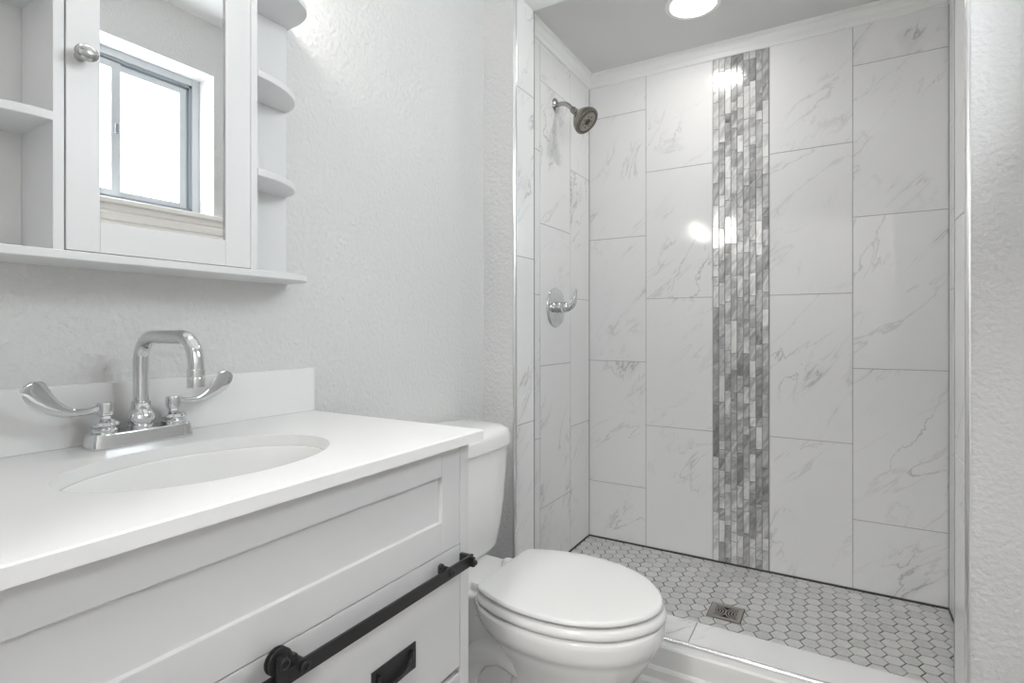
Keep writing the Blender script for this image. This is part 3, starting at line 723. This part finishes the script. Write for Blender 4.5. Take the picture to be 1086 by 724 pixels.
def egg(xb_, xf_, w, z, nb=2.6, fr=0.52, n=64):
    xc = xb_+(xf_-xb_)*(1-fr); out = []
    for i in range(n):
        a = 2*math.pi*i/n; c, s = math.cos(a), math.sin(a)
        if c >= 0: x = xc+(xf_-xc)*c; y = w*math.copysign(abs(s)**(2/2.15), s)
        else: x = xc-(xc-xb_)*abs(c)**(2/nb); y = w*math.copysign(abs(s)**(2/nb), s)
        out.append((x, TY+y, Z(z)))
    return out
bm = NB()
loft(bm, [egg(-0.78, -0.455, 0.108, 0.0, 3), egg(-0.78, -0.455, 0.108, 0.018, 3), egg(-0.77, -0.470, 0.097, 0.032, 3), egg(-0.74, -0.475, 0.088, 0.09, 3), egg(-0.72, -0.462, 0.090, 0.15, 2.8), egg(-0.715, -0.430, 0.106, 0.20, 2.6),
          egg(-0.725, -0.396, 0.130, 0.25, 2.4), egg(-0.745, -0.372, 0.149, 0.285, 2.4), egg(-0.765, -0.358, 0.162, 0.312, 2.4), egg(-0.775, -0.3535, 0.166, 0.326, 2.4), egg(-0.785, -0.3455, 0.1755, 0.333, 2.5), egg(-0.795, -0.3385, 0.1805, 0.350, 2.6), egg(-0.805, -0.336, 0.1825, 0.370, 2.6), egg(-0.805, -0.337, 0.1820, 0.380, 2.6),
          egg(-0.805, -0.341, 0.1785, 0.3855, 2.6), egg(-0.80, -0.355, 0.168, 0.3868, 2.6)])
loft(bm, [rrect(-0.825, TY, 0.150, 0.100, Z(0.0), 4), rrect(-0.825, TY, 0.150, 0.100, Z(0.018), 4), rrect(-0.825, TY, 0.142, 0.088, Z(0.032), 4), rrect(-0.82, TY, 0.135, 0.074, Z(0.10), 3), rrect(-0.82, TY, 0.135, 0.070, Z(0.20), 3), rrect(-0.82, TY, 0.130, 0.085, Z(0.27), 3), rrect(-0.83, TY, 0.120, 0.095, Z(0.33), 3)])
for s_ in (-1, 1):      # the trapway bulges on both sides of the pedestal
    sweep(bm, catmull([(-0.66, TY+s_*0.070, Z(0.235)), (-0.72, TY+s_*0.078, Z(0.255)), (-0.79, TY+s_*0.074, Z(0.225)), (-0.835, TY+s_*0.066, Z(0.15)), (-0.80, TY+s_*0.060, Z(0.08)), (-0.74, TY+s_*0.055, Z(0.05))], 5), 0.036, ref=(0, 1, 0), n=16)
obj('bowl', bm, M['ceramic'], to, ang=60)
bm = NB()      # rear deck that carries the tank
loft(bm, [rrect(-0.890, TY, 0.110, 0.066, Z(0.20), 4), rrect(-0.895, TY, 0.135, 0.080, Z(0.29), 4), rrect(-0.905, TY, 0.155, 0.108, Z(0.345), 4), rrect(-0.905, TY, 0.163, 0.122, Z(0.380), 4), rrect(-0.905, TY, 0.160, 0.119, Z(0.388), 4), rrect(-0.905, TY, 0.152, 0.112, Z(0.392), 4)])
obj('deck', bm, M['ceramic'], to, ang=60)
bm = NB(); tc_ = -0.975
def tnk(hx, hy, z, xf_, p=5.0): 
    xb_ = -1.074; return rrect((xb_+xf_)/2, TY, (xf_-xb_)/2, hy, Z(z), p, 64)
loft(bm, [tnk(0, 0.160, 0.3925, -0.900), tnk(0, 0.178, 0.397, -0.888, 7), tnk(0, 0.187, 0.410, -0.883, 7), tnk(0, 0.203, 0.47, -0.877, 7), tnk(0, 0.217, 0.55, -0.873, 7), tnk(0, 0.227, 0.63, -0.871, 7), tnk(0, 0.234, 0.707, -0.870, 7)])
obj('tank', bm, M['ceramic'], to, ang=60)
bm = NB()
loft(bm, [tnk(0, 0.221, 0.7055, -0.866), tnk(0, 0.248, 0.7065, -0.8575), tnk(0, 0.250, 0.711, -0.856), tnk(0, 0.249, 0.738, -0.857), tnk(0, 0.243, 0.754, -0.864), tnk(0, 0.228, 0.764, -0.880, 4.5), tnk(0, 0.198, 0.7685, -0.91, 4), tnk(0, 0.118, 0.7705, -0.96, 3)])
obj('tank_lid', bm, M['ceramic'], to, ang=60)
for s in (-1, 1):
    bm = NB(); loft(bm, [rrect(-0.790, TY+s*0.076, 0.020, 0.017, Z(0.3922), 3.5, 24), rrect(-0.790, TY+s*0.076, 0.020, 0.017, Z(0.404), 3.5, 24), rrect(-0.789, TY+s*0.076, 0.017, 0.014, Z(0.411), 3.5, 24)])
    sweep(bm, [(-0.772, TY+s*0.076-0.017, Z(0.409)), (-0.772, TY+s*0.076+0.017, Z(0.409))], 0.0075, ref=(0, 0, 1), n=14)
    obj('hinge', bm, M['plastic'], to, ang=45)

# ------------------------------------------------------------------ shower fittings
sh = thing('wall_shower', 'brushed nickel shower head on bent arm high on the left tiled wall', 'shower head', (XSL, 2.2, 0.998))
bm = NB(); lathe(bm, (XSL+0.0002, 2.2, 0.998), (1, 0, 0), [(0.0320, 0), (0.0320, 0.002), (0.0290, 0.006), (0.0180, 0.011), (0.0115, 0.013)], 32)
obj('flange', bm, M['arm'], sh, ang=45)
hd = Vector((0.70, -0.06, -0.71)).normalized()
a0 = Vector((XSL+0.004, 2.2, 0.998)); a1 = Vector((XSL+0.034, 2.2, 0.999)); a2 = Vector((XSL+0.060, 2.199, 0.988)); a3 = a2+hd*0.040
bm = NB(); sweep(bm, catmull([a0, a1, a2, a3], 7), 0.0100, ref=(0, 1, 0), n=20); obj('arm', bm, M['arm'], sh, ang=50)
b0 = a3 - hd*0.006; hf = Vector((0.72, -0.08, -0.69)).normalized()
bm = NB(); lathe(bm, b0, hd, [(0.0125, 0), (0.0145, 0.002), (0.0145, 0.020), (0.0125, 0.022), (0.0160, 0.026), (0.0175, 0.036), (0.0150, 0.044)], 24)
obj('swivel_nut', bm, M['nickel'], sh, ang=40)
h0 = b0 + hd*0.034
bm = NB(); lathe(bm, h0, hf, [(0.0150, 0), (0.0230, 0.004), (0.0330, 0.014), (0.0450, 0.028), (0.0545, 0.042), (0.0595, 0.054), (0.0605, 0.063), (0.0590, 0.069), (0.0560, 0.0710), (0.0550, 0.0700), (0.0003, 0.0700)], 40)
hdo = obj('head', bm, M['nickel'], sh, ang=40)
d_, u_, w_ = basis(hf); fo = h0+hf*0.0700
bm = NB()
for k in range(30):
    a = 2*math.pi*k/30; c = fo+(u_*math.cos(a)+w_*math.sin(a))*0.0480; lathe(bm, c, hf, [(0.0034, 0), (0.0030, 0.0030), (0.0012, 0.0036)], 8)
for k in range(7):
    a = 2*math.pi*k/7; c = fo+(u_*math.cos(a)+w_*math.sin(a))*0.0250; lathe(bm, c, hf, [(0.0040, 0), (0.0038, 0.0014)], 10)
lathe(bm, fo, hf, [(0.0150, 0), (0.0145, 0.0020), (0.0100, 0.0026)], 24)
obj('nozzles', bm, M['rubber'], hdo, ang=40)
bm = NB(); lathe(bm, fo, hf, [(0.0400, 0), (0.0400, 0.0008), (0.0395, 0.0010)], 36); obj('face_plate', bm, M['nickel'], hdo, ang=40)

sv = thing('shower_valve', 'round chrome shower valve with curved lever below the shower head', 'shower valve', (XSL, 2.2, 0.097))
bm = NB(); lathe(bm, (XSL+0.0002, 2.2, 0.097), (1, 0, 0), [(0.0890, 0), (0.0890, 0.002), (0.0865, 0.0055), (0.0780, 0.0080), (0.0500, 0.0110), (0.0300, 0.0125), (0.0270, 0.0140), (0.0270, 0.020)], 48)
obj('escutcheon', bm, M['chrome'], sv, ang=40)
bm = NB(); lathe(bm, (XSL+0.018, 2.2, 0.097), (1, 0, 0), [(0.0230, 0), (0.0230, 0.010), (0.0250, 0.014), (0.0250, 0.028), (0.0215, 0.040), (0.0140, 0.048), (0.0001, 0.050)], 32)
P = catmull([(XSL+0.038, 2.2, 0.094), (XSL+0.062, 2.2, 0.092), (XSL+0.085, 2.199, 0.106), (XSL+0.097, 2.197, 0.130), (XSL+0.101, 2.195, 0.155), (XSL+0.104, 2.194, 0.176)], 5); n = len(P)
sweep(bm, P, [0.020-0.0155*(i/(n-1))**0.75 for i in range(n)], [0.018-0.0150*(i/(n-1))**0.65 for i in range(n)], ref=(0, 1, 0), n=18)
obj('lever', bm, M['chrome'], sv, ang=55)

# ------------------------------------------------------------------ floor drain
x0, x1, y0, y1 = DR; cx, cy = (x0+x1)/2, (y0+y1)/2
fd = thing('floor_drain', 'small square metal drain with curved grille set in hexagon floor', 'drain', (cx, cy, SF-0.002))
bm = NB(); fwid = 0.012
box(bm, x0, x0+fwid, y0, y1, SF-0.0024, SF+0.0022, 0.0008); box(bm, x1-fwid, x1, y0, y1, SF-0.0024, SF+0.0022, 0.0008)
box(bm, x0+fwid, x1-fwid, y0, y0+fwid, SF-0.0024, SF+0.0022, 0.0008); box(bm, x0+fwid, x1-fwid, y1-fwid, y1, SF-0.0024, SF+0.0022, 0.0008)
obj('frame', bm, M['drain'], fd)
bm = NB(); box(bm, x0+fwid, x1-fwid, y0+fwid, y1-fwid, SF-0.0024, SF-0.0016)
gr = obj('well', bm, M['drain_dark'], fd, smooth=False)
bm = NB(); hx, hy = (x1-x0)/2-fwid-0.0005, (y1-y0)/2-fwid-0.0005
def arc(c, r, a0, a1, wdt=0.0022, n=14):
    pts = []
    for k in range(n+1):
        a = a0+(a1-a0)*k/n; p = (c[0]+r*math.cos(a), c[1]+r*math.sin(a))
        if abs(p[0]-cx) <= hx-0.001 and abs(p[1]-cy) <= hy-0.001: pts.append((p[0], p[1], SF+0.0002))
    if len(pts) > 2: sweep(bm, pts, wdt, 0.0014, ref=(0, 0, 1), n=8)
box(bm, cx-hx, cx-hx+0.006, cy-hy, cy+hy, SF-0.0016, SF+0.0014, 0.0004); box(bm, cx+hx-0.006, cx+hx, cy-hy, cy+hy, SF-0.0016, SF+0.0014, 0.0004)
box(bm, cx-hx+0.006, cx+hx-0.006, cy-hy, cy-hy+0.006, SF-0.0016, SF+0.0014, 0.0004); box(bm, cx-hx+0.006, cx+hx-0.006, cy+hy-0.006, cy+hy, SF-0.0016, SF+0.0014, 0.0004)
for sx in (-1, 1):
    for rr in (0.010, 0.020, 0.030, 0.040):
        a = math.pi if sx > 0 else 0.0
        arc((cx+sx*(hx-0.004), cy), rr, a-1.45, a+1.45, 0.0026, 18)
obj('grille', bm, M['drain'], gr, ang=45)

# ------------------------------------------------------------------ recessed downlight over the shower, added fill lamp behind the camera
dl = thing('recessed_downlight', 'lit round recessed downlight in the grey shower ceiling', 'light', (-0.482, 2.215, SC))
bm = NB(); lathe(bm, (-0.482, 2.215, SC-0.0002), (0, 0, -1), [(0.108, 0), (0.107, 0.003), (0.100, 0.006), (0.090, 0.006), (0.087, 0.004), (0.087, 0.0)], 48); obj('trim_ring', bm, M['trim'], dl, ang=40)
bm = NB(); lathe(bm, (-0.482, 2.215, SC-0.0004), (0, 0, -1), [(0.0865, 0), (0.0865, 0.003), (0.0800, 0.0042), (0.0003, 0.0048)], 32); obj('diffuser', bm, M['led'], dl, ang=40)
hl = thing('hall_fill_lamp', 'added round fill lamp, unseen on the hall ceiling behind the camera', 'light', (-0.15, -0.95, CE))  # unseen lamp, added to brighten the lower half of the room
bm = NB(); lathe(bm, (-0.15, -0.95, CE-0.0002), (0, 0, -1), [(0.225, 0), (0.225, 0.012), (0.215, 0.018), (0.205, 0.018), (0.203, 0.010), (0.203, 0)], 48); obj('rim', bm, M['chrome'], hl, ang=40)
bm = NB(); lathe(bm, (-0.15, -0.95, CE-0.0004), (0, 0, -1), [(0.2025, 0), (0.200, 0.020), (0.150, 0.034), (0.0005, 0.042)], 32); obj('diffuser', bm, M['fill_led'], hl, ang=50)
